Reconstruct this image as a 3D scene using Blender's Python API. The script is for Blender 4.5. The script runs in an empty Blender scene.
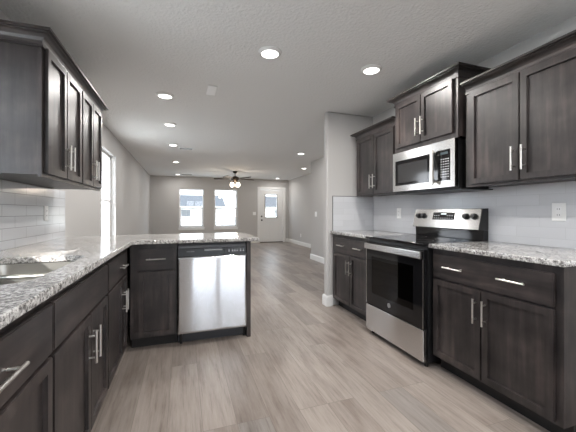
import bpy, bmesh, math, random
from mathutils import Vector, Matrix
random.seed(7)
SC = bpy.context.scene
COL = SC.collection

# ------------------------------------------------------------------ camera
EYE = 1.15
cam = bpy.data.cameras.new('camera'); cam_o = bpy.data.objects.new('camera', cam); COL.objects.link(cam_o)
cam.sensor_width = 36.0
cam.lens = 306.0 / 576.0 * 36.0
cam.shift_y = -4.0 / 576.0
cam.clip_start = 0.02; cam.clip_end = 300
YAW = math.atan(105.0 / 306.0)
cam_o.location = (0, 0, EYE)
cam_o.rotation_euler = (math.pi / 2, 0, -YAW)
SC.camera = cam_o

# ------------------------------------------------------------------ world, sun, exposure
SKY_STRENGTH = 4.5
SUN_STRENGTH = 7.0
CAN_POWER = 7
SC.view_settings.view_transform = 'Standard'
SC.view_settings.look = 'None'
SC.view_settings.gamma = 1.0
SC.view_settings.exposure = 1.15
SC.view_settings.use_curve_mapping = False
world = bpy.data.worlds.new('sky'); SC.world = world
world.use_nodes = True
wn = world.node_tree.nodes; wl = world.node_tree.links
bg = wn['Background']
tc = wn.new('ShaderNodeTexCoord'); sep = wn.new('ShaderNodeSeparateXYZ'); ramp = wn.new('ShaderNodeValToRGB')
wl.new(tc.outputs['Generated'], sep.inputs[0]); wl.new(sep.outputs['Z'], ramp.inputs[0])
ramp.color_ramp.elements[0].position = 0.0; ramp.color_ramp.elements[0].color = (0.93, 0.96, 1.0, 1)
ramp.color_ramp.elements[1].position = 0.7; ramp.color_ramp.elements[1].color = (0.62, 0.78, 1.0, 1)
wl.new(ramp.outputs[0], bg.inputs[0]); bg.inputs[1].default_value = SKY_STRENGTH
sun = bpy.data.lights.new('sun', 'SUN'); sun.energy = SUN_STRENGTH; sun.angle = 0.009; sun.color = (1.0, 0.96, 0.9)
sun_o = bpy.data.objects.new('sun', sun); COL.objects.link(sun_o)
sun_o.rotation_euler = Vector((1.0, 1.0, -0.86)).to_track_quat('-Z', 'Y').to_euler()
sun_o.location = (-4, -8, 9)

CE = 2.38                       # ceiling height
XL = -1.045                     # left wall
XR = 2.32                       # kitchen right wall
YF = 11.2                       # far wall
YB = -2.2                       # wall behind the camera
XM = 2.97                       # wall beyond the kitchen, right
XLIV = 3.85                     # living room right wall

def portal(name, loc, rot, sx, sy):
    l = bpy.data.lights.new(name, 'AREA'); l.shape = 'RECTANGLE'; l.size = sx; l.size_y = sy
    l.cycles.is_portal = True
    o = bpy.data.objects.new(name, l); COL.objects.link(o); o.location = loc; o.rotation_euler = rot
    return o
H = math.pi / 2
portal('daylight_portal', (0.28, YF + 0.16, 1.28), (-H, 0, 0), 0.84, 1.37)
portal('daylight_portal', (1.47, YF + 0.16, 1.28), (-H, 0, 0), 0.84, 1.37)
portal('daylight_portal', (XL - 0.16, 5.2, 1.32), (0, -H, 0), 1.46, 0.9)
portal('daylight_portal', (XL - 0.16, 1.25, 1.62), (0, -H, 0), 0.86, 0.9)
portal('daylight_portal', (0.90, YB - 0.16, 1.03), (H, 0, 0), 1.4, 2.05)

# ------------------------------------------------------------------ materials
def M(name):
    m = bpy.data.materials.new(name); m.use_nodes = True
    nt = m.node_tree; b = nt.nodes['Principled BSDF']
    return m, nt, b
def N(nt, typ, **kw):
    n = nt.nodes.new(typ)
    for k, v in kw.items(): setattr(n, k, v)
    return n
def L(nt, a, b): nt.links.new(a, b)
def plain(name, col, rough=0.5, metal=0.0, spec=None):
    m, nt, b = M(name)
    b.inputs['Base Color'].default_value = (*col, 1); b.inputs['Roughness'].default_value = rough
    b.inputs['Metallic'].default_value = metal
    if spec is not None: b.inputs['Specular IOR Level'].default_value = spec
    return m
def coords(nt, scale=(1, 1, 1), loc=(0, 0, 0)):
    t = N(nt, 'ShaderNodeTexCoord'); mp = N(nt, 'ShaderNodeMapping')
    mp.inputs['Scale'].default_value = scale; mp.inputs['Location'].default_value = loc
    L(nt, t.outputs['Object'], mp.inputs[0]); return mp.outputs[0]
def noise(nt, vec, scale, detail=4, rough=0.55):
    n = N(nt, 'ShaderNodeTexNoise'); n.inputs['Scale'].default_value = scale
    n.inputs['Detail'].default_value = detail; n.inputs['Roughness'].default_value = rough
    L(nt, vec, n.inputs['Vector']); return n.outputs['Fac']
def rampn(nt, fac, stops):
    r = N(nt, 'ShaderNodeValToRGB'); cr = r.color_ramp
    while len(cr.elements) < len(stops): cr.elements.new(0.5)
    for e, (p, c) in zip(cr.elements, stops): e.position = p; e.color = (*c, 1)
    L(nt, fac, r.inputs[0]); return r.outputs[0]
def bump(nt, b, h, strength, dist=0.01):
    bn = N(nt, 'ShaderNodeBump'); bn.inputs['Strength'].default_value = strength; bn.inputs['Distance'].default_value = dist
    L(nt, h, bn.inputs['Height']); L(nt, bn.outputs[0], b.inputs['Normal'])

def wood(name, c0, c1, c2, grain):
    m, nt, b = M(name)
    v = coords(nt, grain)
    g = noise(nt, v, 22, 5, 0.6)
    v2 = coords(nt)
    blot = noise(nt, v2, 5.0, 3)
    mx = N(nt, 'ShaderNodeMath', operation='MULTIPLY_ADD'); L(nt, g, mx.inputs[0]); mx.inputs[1].default_value = 0.5
    ml = N(nt, 'ShaderNodeMath', operation='MULTIPLY'); L(nt, blot, ml.inputs[0]); ml.inputs[1].default_value = 0.5
    L(nt, ml.outputs[0], mx.inputs[2])
    L(nt, rampn(nt, mx.outputs[0], [(0.36, c0), (0.5, c1), (0.66, c2)]), b.inputs['Base Color'])
    b.inputs['Roughness'].default_value = 0.4
    b.inputs['Specular IOR Level'].default_value = 0.55
    return m
ESP = ((0.010, 0.0083, 0.0084), (0.029, 0.0237, 0.0232), (0.072, 0.056, 0.052))
WOOD = wood('espresso_stained_maple', *ESP, (1, 1, 0.07))
WOOD_H = wood('espresso_stained_maple_horizontal', *ESP, (0.07, 0.07, 1))
DARK = plain('cabinet_toe_board', (0.012, 0.011, 0.011), 0.6)  # one even near-black for the toe kicks
INNER = plain('cabinet_inner_board', (0.30, 0.24, 0.17), 0.6)
NICKEL = plain('brushed_nickel', (0.72, 0.70, 0.67), 0.28, 1.0)
BLACK = plain('black_plastic', (0.012, 0.012, 0.013), 0.35)
GLOSS = plain('black_gloss_glass', (0.006, 0.006, 0.007), 0.06)
WHITE = plain('white_paint', (0.80, 0.80, 0.79), 0.35)
VINYL = plain('white_vinyl', (0.84, 0.84, 0.84), 0.35)
PLATE = plain('white_plate_plastic', (0.82, 0.82, 0.81), 0.3)
MARK = plain('light_key_print', (0.55, 0.56, 0.58), 0.5)
SLOT = plain('dark_slot', (0.03, 0.03, 0.03), 0.6)
BRONZE = plain('bronze_metal', (0.05, 0.035, 0.025), 0.4, 0.7)
BLADE = plain('dark_wood_blade', (0.03, 0.02, 0.013), 0.6)

def steel(name, rot, rough=0.26, col=(0.62, 0.61, 0.60)):
    m, nt, b = M(name)
    b.inputs['Base Color'].default_value = (*col, 1); b.inputs['Metallic'].default_value = 1.0
    b.inputs['Roughness'].default_value = rough
    b.inputs['Anisotropic'].default_value = 0.85; b.inputs['Anisotropic Rotation'].default_value = rot
    tg = N(nt, 'ShaderNodeTangent', direction_type='RADIAL', axis='Z'); L(nt, tg.outputs[0], b.inputs['Tangent'])
    return m
STEEL = steel('stainless_steel', 0.25)
m, nt, b = M('stainless_dishwasher_panel'); DWSTEEL = m      # horizontal brushing: fine grooves tilt the surface up and down
b.inputs['Base Color'].default_value = (0.62, 0.63, 0.65, 1); b.inputs['Metallic'].default_value = 1.0; b.inputs['Roughness'].default_value = 0.06
t = N(nt, 'ShaderNodeTexCoord'); sp = N(nt, 'ShaderNodeSeparateXYZ'); L(nt, t.outputs['Object'], sp.inputs[0])
sm = None
for k in (9001.0, 15013.0):
    q = N(nt, 'ShaderNodeMath', operation='MULTIPLY'); L(nt, sp.outputs['Z'], q.inputs[0]); q.inputs[1].default_value = k
    w = N(nt, 'ShaderNodeTexWhiteNoise', noise_dimensions='1D'); L(nt, q.outputs[0], w.inputs['W'])
    if sm is None: sm = w.outputs['Value']
    else:
        a = N(nt, 'ShaderNodeMath', operation='ADD'); L(nt, sm, a.inputs[0]); L(nt, w.outputs['Value'], a.inputs[1]); sm = a.outputs[0]
tl = N(nt, 'ShaderNodeMath', operation='MULTIPLY_ADD'); L(nt, sm, tl.inputs[0]); tl.inputs[1].default_value = 0.28; tl.inputs[2].default_value = -0.28
cv = N(nt, 'ShaderNodeCombineXYZ'); L(nt, tl.outputs[0], cv.inputs['Z'])
ge = N(nt, 'ShaderNodeNewGeometry'); ad = N(nt, 'ShaderNodeVectorMath', operation='ADD'); L(nt, ge.outputs['Normal'], ad.inputs[0]); L(nt, cv.outputs[0], ad.inputs[1])
nm = N(nt, 'ShaderNodeVectorMath', operation='NORMALIZE'); L(nt, ad.outputs[0], nm.inputs[0]); L(nt, nm.outputs[0], b.inputs['Normal'])
SINK = plain('satin_sink_steel', (0.56, 0.55, 0.52), 0.3, 1.0)

def paint(name, col, scale, strength, rough=0.75):
    m, nt, b = M(name)
    b.inputs['Base Color'].default_value = (*col, 1); b.inputs['Roughness'].default_value = rough
    b.inputs['Specular IOR Level'].default_value = 0.3
    bump(nt, b, noise(nt, coords(nt), scale, 3), strength, 0.01)
    return m
WALL = paint('grey_wall_paint', (0.50, 0.49, 0.48), 120, 0.06)
CEIL = paint('textured_ceiling_paint', (0.77, 0.765, 0.755), 48, 0.6, 0.85)

m, nt, b = M('granite'); GRANITE = m
v = coords(nt)
n1 = noise(nt, v, 75, 5, 0.7); n2 = noise(nt, v, 130, 3, 0.6); n3 = noise(nt, v, 9, 3, 0.6)
base = rampn(nt, n1, [(0.28, (0.035, 0.033, 0.034)), (0.42, (0.22, 0.21, 0.205)), (0.50, (0.47, 0.46, 0.45)), (0.66, (0.80, 0.79, 0.77))])
spk = rampn(nt, n2, [(0.33, (0.04, 0.04, 0.042)), (0.43, (1, 1, 1)), (0.6, (1, 1, 1)), (0.9, (1, 1, 1))])
cl = rampn(nt, n3, [(0.3, (0.68, 0.67, 0.66)), (0.6, (1.0, 1.0, 1.0)), (0.8, (1, 1, 1)), (1.0, (1, 1, 1))])
x1 = N(nt, 'ShaderNodeMix', data_type='RGBA', blend_type='MULTIPLY'); x1.inputs[0].default_value = 1
L(nt, base, x1.inputs[6]); L(nt, spk, x1.inputs[7])
x2 = N(nt, 'ShaderNodeMix', data_type='RGBA', blend_type='MULTIPLY'); x2.inputs[0].default_value = 1
L(nt, x1.outputs[2], x2.inputs[6]); L(nt, cl, x2.inputs[7])
L(nt, x2.outputs[2], b.inputs['Base Color']); b.inputs['Roughness'].default_value = 0.12

def tiles(name, axes, off, col, joint):
    m, nt, b = M(name)
    t = N(nt, 'ShaderNodeTexCoord'); sp = N(nt, 'ShaderNodeSeparateXYZ'); cb = N(nt, 'ShaderNodeCombineXYZ')
    L(nt, t.outputs['Object'], sp.inputs[0])
    for k, ax in enumerate(axes):
        ad = N(nt, 'ShaderNodeMath', operation='ADD'); ad.inputs[1].default_value = off[k]
        L(nt, sp.outputs[ax], ad.inputs[0]); L(nt, ad.outputs[0], cb.inputs[k])
    br = N(nt, 'ShaderNodeTexBrick'); br.offset = 0.5; L(nt, cb.outputs[0], br.inputs['Vector'])
    br.inputs['Scale'].default_value = 1.0; br.inputs['Brick Width'].default_value = 0.305; br.inputs['Row Height'].default_value = 0.0745
    br.inputs['Mortar Size'].default_value = 0.0016; br.inputs['Mortar Smooth'].default_value = 0.1; br.inputs['Bias'].default_value = 0.0
    br.inputs['Color1'].default_value = (*[c * 0.93 for c in col], 1); br.inputs['Color2'].default_value = (*col, 1)
    br.inputs['Mortar'].default_value = (*[c * joint for c in col], 1)
    L(nt, br.outputs['Color'], b.inputs['Base Color']); b.inputs['Roughness'].default_value = 0.16
    inv = N(nt, 'ShaderNodeMath', operation='SUBTRACT'); inv.inputs[0].default_value = 1; L(nt, br.outputs['Fac'], inv.inputs[1])
    bump(nt, b, inv.outputs[0], 0.4, 0.002)
    return m
TCOL = (0.62, 0.63, 0.655)
TILE_L = tiles('grey_subway_tile_left', ('Y', 'Z'), (-2.77 + 3.05, -0.973 + 0.745 * 2), TCOL, 0.5)
TILE_R = tiles('grey_subway_tile_right', ('Y', 'Z'), (0.1, -0.973 + 0.745 * 2), TCOL, 0.86)
TILE_E = tiles('grey_subway_tile_end', ('X', 'Z'), (0.1, -0.973 + 0.745 * 2), TCOL, 0.86)

m, nt, b = M('vinyl_plank_floor'); FLOOR = m
t = N(nt, 'ShaderNodeTexCoord'); sp = N(nt, 'ShaderNodeSeparateXYZ'); cb = N(nt, 'ShaderNodeCombineXYZ')
L(nt, t.outputs['Object'], sp.inputs[0])
ax = N(nt, 'ShaderNodeMath', operation='ADD'); ax.inputs[1].default_value = 20.06; L(nt, sp.outputs['X'], ax.inputs[0])
ay = N(nt, 'ShaderNodeMath', operation='ADD'); ay.inputs[1].default_value = 20.3; L(nt, sp.outputs['Y'], ay.inputs[0])
L(nt, ay.outputs[0], cb.inputs[0]); L(nt, ax.outputs[0], cb.inputs[1])
br = N(nt, 'ShaderNodeTexBrick'); br.offset = 0.37; br.offset_frequency = 3; L(nt, cb.outputs[0], br.inputs['Vector'])
for k, val in (('Scale', 1.0), ('Brick Width', 1.22), ('Row Height', 0.18), ('Mortar Size', 0.0011), ('Mortar Smooth', 0.2), ('Bias', 0.0)):
    br.inputs[k].default_value = val
br.inputs['Color1'].default_value = (0.0, 0.0, 0.0, 1); br.inputs['Color2'].default_value = (1, 1, 1, 1); br.inputs['Mortar'].default_value = (0.0, 0, 0, 1)
tone = rampn(nt, br.outputs['Color'], [(0.0, (0.20, 0.173, 0.154)), (0.3, (0.275, 0.237, 0.212)), (0.7, (0.325, 0.284, 0.255)), (1.0, (0.245, 0.222, 0.206))])
gv = N(nt, 'ShaderNodeMapping'); gv.inputs['Scale'].default_value = (1.0, 16, 1)
jit = N(nt, 'ShaderNodeVectorMath', operation='MULTIPLY_ADD'); L(nt, br.outputs['Color'], jit.inputs[0]); jit.inputs[1].default_value = (7.3, 3.1, 5.0); L(nt, cb.outputs[0], jit.inputs[2])
L(nt, jit.outputs[0], gv.inputs[0])
gr = noise(nt, gv.outputs[0], 4.0, 8, 0.7)
grc = rampn(nt, gr, [(0.30, (0.66, 0.63, 0.61)), (0.46, (0.96, 0.95, 0.94)), (0.62, (1.08, 1.08, 1.08)), (0.85, (1.2, 1.2, 1.2))])
x1 = N(nt, 'ShaderNodeMix', data_type='RGBA', blend_type='MULTIPLY'); x1.inputs[0].default_value = 1
L(nt, tone, x1.inputs[6]); L(nt, grc, x1.inputs[7])
blv = N(nt, 'ShaderNodeMapping'); blv.inputs['Scale'].default_value = (1.0, 5.0, 1); L(nt, jit.outputs[0], blv.inputs[0])
bl = rampn(nt, noise(nt, blv.outputs[0], 2.2, 4, 0.6), [(0.3, (0.74, 0.71, 0.70)), (0.5, (1, 1, 1)), (0.7, (1.1, 1.1, 1.11)), (1.0, (1.1, 1.1, 1.1))])
x3 = N(nt, 'ShaderNodeMix', data_type='RGBA', blend_type='MULTIPLY'); x3.inputs[0].default_value = 1
L(nt, x1.outputs[2], x3.inputs[6]); L(nt, bl, x3.inputs[7]); x1 = x3
seam = N(nt, 'ShaderNodeMix', data_type='RGBA'); L(nt, br.outputs['Fac'], seam.inputs[0]); L(nt, x1.outputs[2], seam.inputs[6]); seam.inputs[7].default_value = (0.16, 0.135, 0.115, 1)
L(nt, seam.outputs[2], b.inputs['Base Color']); b.inputs['Roughness'].default_value = 0.36
b.inputs['Specular IOR Level'].default_value = 0.45
bump(nt, b, gr, 0.05, 0.004)

def clear_glass(name, tint=(1, 1, 1), refl=0.06):
    m, nt, b = M(name)
    out = nt.nodes['Material Output']; nt.nodes.remove(b)
    tr = N(nt, 'ShaderNodeBsdfTransparent'); tr.inputs[0].default_value = (*tint, 1)
    gl = N(nt, 'ShaderNodeBsdfGlossy'); gl.inputs['Roughness'].default_value = 0.02
    fr = N(nt, 'ShaderNodeFresnel'); fr.inputs[0].default_value = 1.45
    ge = N(nt, 'ShaderNodeNewGeometry'); inv = N(nt, 'ShaderNodeMath', operation='SUBTRACT'); inv.inputs[0].default_value = 1.0
    L(nt, ge.outputs['Backfacing'], inv.inputs[1]); fm = N(nt, 'ShaderNodeMath', operation='MULTIPLY')
    L(nt, fr.outputs[0], fm.inputs[0]); L(nt, inv.outputs[0], fm.inputs[1])      # only the entry face of a pane reflects
    mx = N(nt, 'ShaderNodeMixShader'); L(nt, fm.outputs[0], mx.inputs[0]); L(nt, tr.outputs[0], mx.inputs[1]); L(nt, gl.outputs[0], mx.inputs[2])
    L(nt, mx.outputs[0], out.inputs[0])
    return m
PANE = clear_glass('window_glass')
PANE_DIM = clear_glass('dimmed_window_glass', (0.70, 0.71, 0.71))  # grey tint added to darken the bright outdoors behind it
OVEN_GLASS = clear_glass('tinted_oven_glass', (0.09, 0.085, 0.08))
MW_GLASS = plain('dark_screen_glass', (0.035, 0.035, 0.036), 0.1)

def emit(name, col, s):
    m, nt, b = M(name)
    b.inputs['Base Color'].default_value = (*col, 1); b.inputs['Emission Color'].default_value = (*col, 1); b.inputs['Emission Strength'].default_value = s
    return m
LENS = emit('lit_lamp_lens', (1.0, 0.97, 0.93), 3.0)
GLOBE = emit('lit_fan_globe', (1.0, 0.88, 0.72), 2.2)
LCD = emit('green_display_digits', (0.75, 0.82, 0.84), 0.4)

# ------------------------------------------------------------------ mesh helpers
def bm_new(): return bmesh.new()
def box(bm, x0, x1, y0, y1, z0, z1, bev=0.0, seg=1):
    x0, x1 = min(x0, x1), max(x0, x1); y0, y1 = min(y0, y1), max(y0, y1); z0, z1 = min(z0, z1), max(z0, z1)
    r = bmesh.ops.create_cube(bm, size=1.0)
    vs = r['verts']
    bmesh.ops.scale(bm, vec=(x1 - x0, y1 - y0, z1 - z0), verts=vs)
    bmesh.ops.translate(bm, vec=((x0 + x1) / 2, (y0 + y1) / 2, (z0 + z1) / 2), verts=vs)
    if bev > 0:
        es = list({e for v in vs for e in v.link_edges})
        bmesh.ops.bevel(bm, geom=es, offset=bev, segments=seg, affect='EDGES', profile=0.5)
def cyl(bm, p0, p1, r0, r1=None, seg=20, caps=True):
    p0 = Vector(p0); p1 = Vector(p1); d = p1 - p0
    r1 = r0 if r1 is None else r1
    mat = Matrix.Translation((p0 + p1) / 2) @ d.to_track_quat('Z', 'Y').to_matrix().to_4x4()
    bmesh.ops.create_cone(bm, cap_ends=caps, cap_tris=False, segments=seg, radius1=r0, radius2=r1, depth=d.length, matrix=mat)
def lathe(bm, prof, cx, cy, seg=32):
    """prof: list of (r, z) turned about the vertical axis at cx, cy"""
    rings = []
    for r, z in prof:
        rings.append([bm.verts.new((cx + max(r, 1e-5) * math.cos(2 * math.pi * k / seg), cy + max(r, 1e-5) * math.sin(2 * math.pi * k / seg), z)) for k in range(seg)])
    for a, c in zip(rings, rings[1:]):
        for k in range(seg):
            bm.faces.new((a[k], a[(k + 1) % seg], c[(k + 1) % seg], c[k]))
def sweep(bm, path, prof, closed=False):
    """path: corner points (x, y) of an open run; prof: (out, z) closed outline, 'out' measured to the left of travel; mitred corners"""
    n = len(path); rings = []
    for i, p in enumerate(path):
        p = Vector(p)
        dirs = []
        if i > 0: dirs.append((p - Vector(path[i - 1])).normalized())
        if i < n - 1: dirs.append((Vector(path[i + 1]) - p).normalized())
        nrm = [Vector((-d.y, d.x)) for d in dirs]
        if len(nrm) == 2:
            mit = (nrm[0] + nrm[1]).normalized(); mit = mit / max(0.2, mit.dot(nrm[0]))
        else: mit = nrm[0]
        rings.append([bm.verts.new((p.x + mit.x * o, p.y + mit.y * o, z)) for o, z in prof])
    m = len(prof)
    for a, c in zip(rings, rings[1:]):
        for k in range(m): bm.faces.new((a[k], a[(k + 1) % m], c[(k + 1) % m], c[k]))
    bm.faces.new(rings[0]); bm.faces.new(list(reversed(rings[-1])))
def root(name, label, cat, loc, group=None):
    o = bpy.data.objects.new(name, None); COL.objects.link(o); o.location = loc; o.empty_display_size = 0.1
    o['label'] = label; o['category'] = cat
    if group: o['group'] = group
    return o
def world_loc(o):
    v = Vector(o.location)
    while o.parent: o = o.parent; v += Vector(o.location)
    return v
def mesh(name, bm, mat, parent=None, at=None, smooth=False):
    """one mesh object from world-space geometry; at = its origin when top-level"""
    bmesh.ops.recalc_face_normals(bm, faces=bm.faces)
    org = world_loc(parent) if parent else Vector(at or (0, 0, 0))
    if org.length: bmesh.ops.translate(bm, vec=-org, verts=bm.verts)
    me = bpy.data.meshes.new(name); bm.to_mesh(me); bm.free()
    if isinstance(mat, (list, tuple)):
        for q in mat: me.materials.append(q)
    else: me.materials.append(mat)
    if smooth:
        for p in me.polygons: p.use_smooth = True
    o = bpy.data.objects.new(name, me); COL.objects.link(o)
    if parent: o.parent = parent
    else: o.location = org
    return o
def tag(o, label, cat, group=None, kind=None):
    o['label'] = label; o['category'] = cat
    if group: o['group'] = group
    if kind: o['kind'] = kind
    return o
def struct(name, bm, mat, parent=None):
    o = mesh(name, bm, mat, parent)
    if not parent: o['kind'] = 'structure'
    return o
def copy_tree(o, parent=None):
    c = o.copy(); COL.objects.link(c)
    if parent: c.parent = parent
    for ch in list(o.children): copy_tree(ch, c)
    return c
def flat_curve(name, outer, holes, z0, z1, mat, bev=0.004, parent=None, at=(0, 0, 0)):
    """a slab with eased edges from 2-D outlines, filled with holes left open, as a mesh"""
    cu = bpy.data.curves.new('slab', 'CURVE'); cu.dimensions = '2D'; cu.fill_mode = 'BOTH'
    cu.extrude = (z1 - z0) / 2 - bev; cu.bevel_depth = bev; cu.bevel_resolution = 2; cu.offset = -bev
    for pts in [outer] + holes:
        s = cu.splines.new('POLY'); s.points.add(len(pts) - 1); s.use_cyclic_u = True
        for p, q in zip(s.points, pts): p.co = (q[0] - at[0], q[1] - at[1], 0, 1)
    tmp = bpy.data.objects.new('slab', cu); COL.objects.link(tmp)
    bpy.context.view_layer.update()
    dg = bpy.context.evaluated_depsgraph_get()
    me = bpy.data.meshes.new_from_object(tmp.evaluated_get(dg))
    bpy.data.objects.remove(tmp); bpy.data.curves.remove(cu)
    me.name = name; me.transform(Matrix.Translation((0, 0, (z0 + z1) / 2 - at[2])))
    me.materials.clear(); me.materials.append(mat)
    o = bpy.data.objects.new(name, me); COL.objects.link(o)
    o.location = at
    return o

# ------------------------------------------------------------------ room shell
def grid_wall(bm, a0, a1, z0, z1, holes, put):
    """a slab cut in rectangles round its openings; put(a0,a1,z0,z1) adds one block"""
    as_ = sorted({a0, a1, *[h[0] for h in holes], *[h[1] for h in holes]})
    for p, q in zip(as_, as_[1:]):
        mid = (p + q) / 2; cuts = sorted([(h[2], h[3]) for h in holes if h[0] < mid < h[1]])
        z = z0
        for c0, c1 in cuts:
            if c0 > z + 1e-6: put(p, q, z, c0)
            z = c1
        if z < z1 - 1e-6: put(p, q, z, z1)
T = 0.12
bm = bm_new(); box(bm, XL - T, XLIV + T, YB - T, YF + T, -0.1, 0.0); struct('floor', bm, FLOOR)
bm = bm_new(); box(bm, XL - T, XLIV + T, YB - T, YF + T, CE, CE + 0.1); struct('ceiling', bm, CEIL)
W_LIV = (4.74, 5.655, 0.594, 2.055)         # living window in the left wall: y0 y1 z0 z1
W_KIT = (0.70, 1.80, 1.15, 2.05)            # window in the left wall over the sink
W_F1 = (-0.132, 0.70, 0.606, 1.962); W_F2 = (1.056, 1.882, 0.606, 1.968)
D_F = (2.715, 3.655, 0.0, 2.005)
D_B = (0.20, 1.60, 0.0, 2.05)
bm = bm_new(); grid_wall(bm, YB, YF, 0, CE, [W_LIV, W_KIT], lambda p, q, u, w: box(bm, XL - T, XL, p, q, u, w)); struct('wall_left', bm, WALL)
bm = bm_new(); grid_wall(bm, XL - T, XLIV + T, 0, CE, [W_F1, W_F2, D_F], lambda p, q, u, w: box(bm, p, q, YF, YF + T, u, w)); struct('wall_far', bm, WALL)
bm = bm_new(); grid_wall(bm, XL - T, XR + T, 0, CE, [D_B], lambda p, q, u, w: box(bm, p, q, YB - T, YB, u, w)); struct('wall_back', bm, WALL)
bm = bm_new(); box(bm, XR, XR + T, YB, 3.375, 0, CE); struct('wall_right', bm, WALL)
bm = bm_new(); box(bm, 1.662, XM + T, 3.375, 3.468, 0, CE, 0.018, 4); struct('wall_kitchen_end', bm, WALL)
bm = bm_new(); box(bm, XM, XM + T, 3.468, 6.93, 0, CE, 0.004); struct('wall_hall', bm, WALL)
bm = bm_new(); box(bm, XM + T, XLIV + T, 6.81, 6.93, 0, CE); struct('wall_living_return', bm, WALL)
bm = bm_new(); box(bm, XLIV, XLIV + T, 6.93, YF, 0, CE); struct('wall_living_right', bm, WALL)

BP = [(0, 0), (0.014, 0), (0.014, 0.105), (0.010, 0.122), (0.005, 0.130), (0, 0.130)]
def baseboard(name, path):
    bm = bm_new(); sweep(bm, path, BP); struct(name, bm, WHITE)
baseboard('baseboard_far', [(2.625, YF), (XL, YF)])
baseboard('baseboard_far_corner', [(XLIV, 6.93), (XLIV, YF), (3.755, YF)])
baseboard('baseboard_hall', [(XM, 3.468), (XM, 6.93), (XLIV, 6.93)])
baseboard('baseboard_kitchen_end', [(1.738, 3.375), (1.662, 3.375), (1.662, 3.468), (XM, 3.468)])
baseboard('baseboard_left', [(XL, YF), (XL, 3.50)])

def casement(n, plane, a0, a1, z0, z1, axis, inward, sill=True, d=0.07, glass=None):
    """vinyl single-hung window set in the outer part of its opening. axis 'y': wall runs along y (left wall), 'x': far wall"""
    def B(bm, p, q, d0, d1, u, w, bev=0.0):     # d measured from the room face outward
        if axis == 'y': box(bm, plane - inward * d0, plane - inward * d1, p, q, u, w, bev)
        else: box(bm, p, q, plane - inward * d0, plane - inward * d1, u, w, bev)
    f = 0.038
    bm = bm_new()
    B(bm, a0, a0 + f, d, d + 0.048, z0, z1, 0.003); B(bm, a1 - f, a1, d, d + 0.048, z0, z1, 0.003)
    B(bm, a0 + f, a1 - f, d, d + 0.048, z0, z0 + f, 0.003); B(bm, a0 + f, a1 - f, d, d + 0.048, z1 - f, z1, 0.003)
    w = struct('window_%d' % n, bm, VINYL)
    zm = (z0 + z1) / 2
    bm = bm_new(); g = f + 0.001
    B(bm, a0 + g, a1 - g, d + 0.005, d + 0.03, zm - 0.02, zm + 0.02, 0.003)
    B(bm, a0 + g, a0 + g + 0.028, d + 0.005, d + 0.03, z0 + g, zm - 0.02, 0.003); B(bm, a1 - g - 0.028, a1 - g, d + 0.005, d + 0.03, z0 + g, zm - 0.02, 0.003)
    B(bm, a0 + g + 0.028, a1 - g - 0.028, d + 0.005, d + 0.03, z0 + g, z0 + g + 0.03, 0.003)
    mesh('sash', bm, VINYL, w)
    bm = bm_new(); B(bm, a0 + f, a1 - f, d + 0.035, d + 0.039, z0 + f, z1 - f); mesh('pane', bm, glass or PANE, w)
    if sill:
        bm = bm_new()
        B(bm, a0 - 0.03, a1 + 0.03, -0.022, 0.0, z0 - 0.025, z0, 0.004); B(bm, a0 - 0.015, a1 + 0.015, -0.012, 0.0, z0 - 0.085, z0 - 0.025, 0.003)
        mesh('window_sill', bm, WHITE, w)
    return w
casement(1, XL, *W_LIV, 'y', 1)
casement(2, YF, *W_F1, 'x', -1, glass=PANE_DIM)
casement(3, YF, *W_F2, 'x', -1, glass=PANE_DIM)
casement(4, XL, *W_KIT, 'y', 1, sill=False, d=0.035)

# glazed patio door in the wall behind the camera
bm = bm_new(); a0, a1, _, z1 = D_B
for p, q, u, w in ((a0, a0 + 0.06, 0, z1), (a1 - 0.06, a1, 0, z1), (a0 + 0.06, a1 - 0.06, z1 - 0.06, z1), (a0 + 0.06, a1 - 0.06, 0, 0.04), (0.78, 0.90, 0.04, z1 - 0.06)):
    box(bm, p, q, YB - 0.10, YB - 0.04, u, w, 0.003)
d2 = struct('door_2', bm, VINYL)
bm = bm_new(); box(bm, a0 + 0.06, 0.78, YB - 0.075, YB - 0.07, 0.04, z1 - 0.06); box(bm, 0.90, a1 - 0.06, YB - 0.075, YB - 0.07, 0.04, z1 - 0.06)
mesh('pane', bm, PANE, d2)

# entry door on the far wall
bm = bm_new(); x0, x1, _, zt = D_F
for p, q, u, w in ((x0, x0 + 0.02, 0, zt), (x1 - 0.02, x1, 0, zt), (x0 + 0.02, x1 - 0.02, zt - 0.02, zt)): box(bm, p, q, YF, YF + T, u, w)
for p, q, u, w in ((x0 - 0.085, x0, 0, zt + 0.085), (x1, x1 + 0.085, 0, zt + 0.085), (x0, x1, zt, zt + 0.085)): box(bm, p, q, YF - 0.018, YF, u, w, 0.004)
d1 = struct('door_1', bm, WHITE)
lx0, lx1, lz1 = x0 + 0.024, x1 - 0.024, zt - 0.025
gx0, gx1, gz0, gz1 = 2.945, 3.395, 0.955, 1.80
bm = bm_new()
grid_wall(bm, lx0, lx1, 0.022, lz1, [(gx0, gx1, gz0, gz1), (2.86, 3.10, 0.2, 0.76), (3.20, 3.48, 0.2, 0.76)], lambda p, q, u, w: box(bm, p, q, YF + 0.02, YF + 0.06, u, w))
box(bm, 2.86, 3.10, YF + 0.03, YF + 0.055, 0.2, 0.76); box(bm, 3.20, 3.48, YF + 0.03, YF + 0.055, 0.2, 0.76)
leaf = mesh('door_leaf', bm, WHITE, d1)
bm = bm_new(); box(bm, x0 + 0.02, x1 - 0.02, YF - 0.005, YF + T, 0.0, 0.02, 0.003); mesh('threshold', bm, BRONZE, d1)
bm = bm_new()
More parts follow.
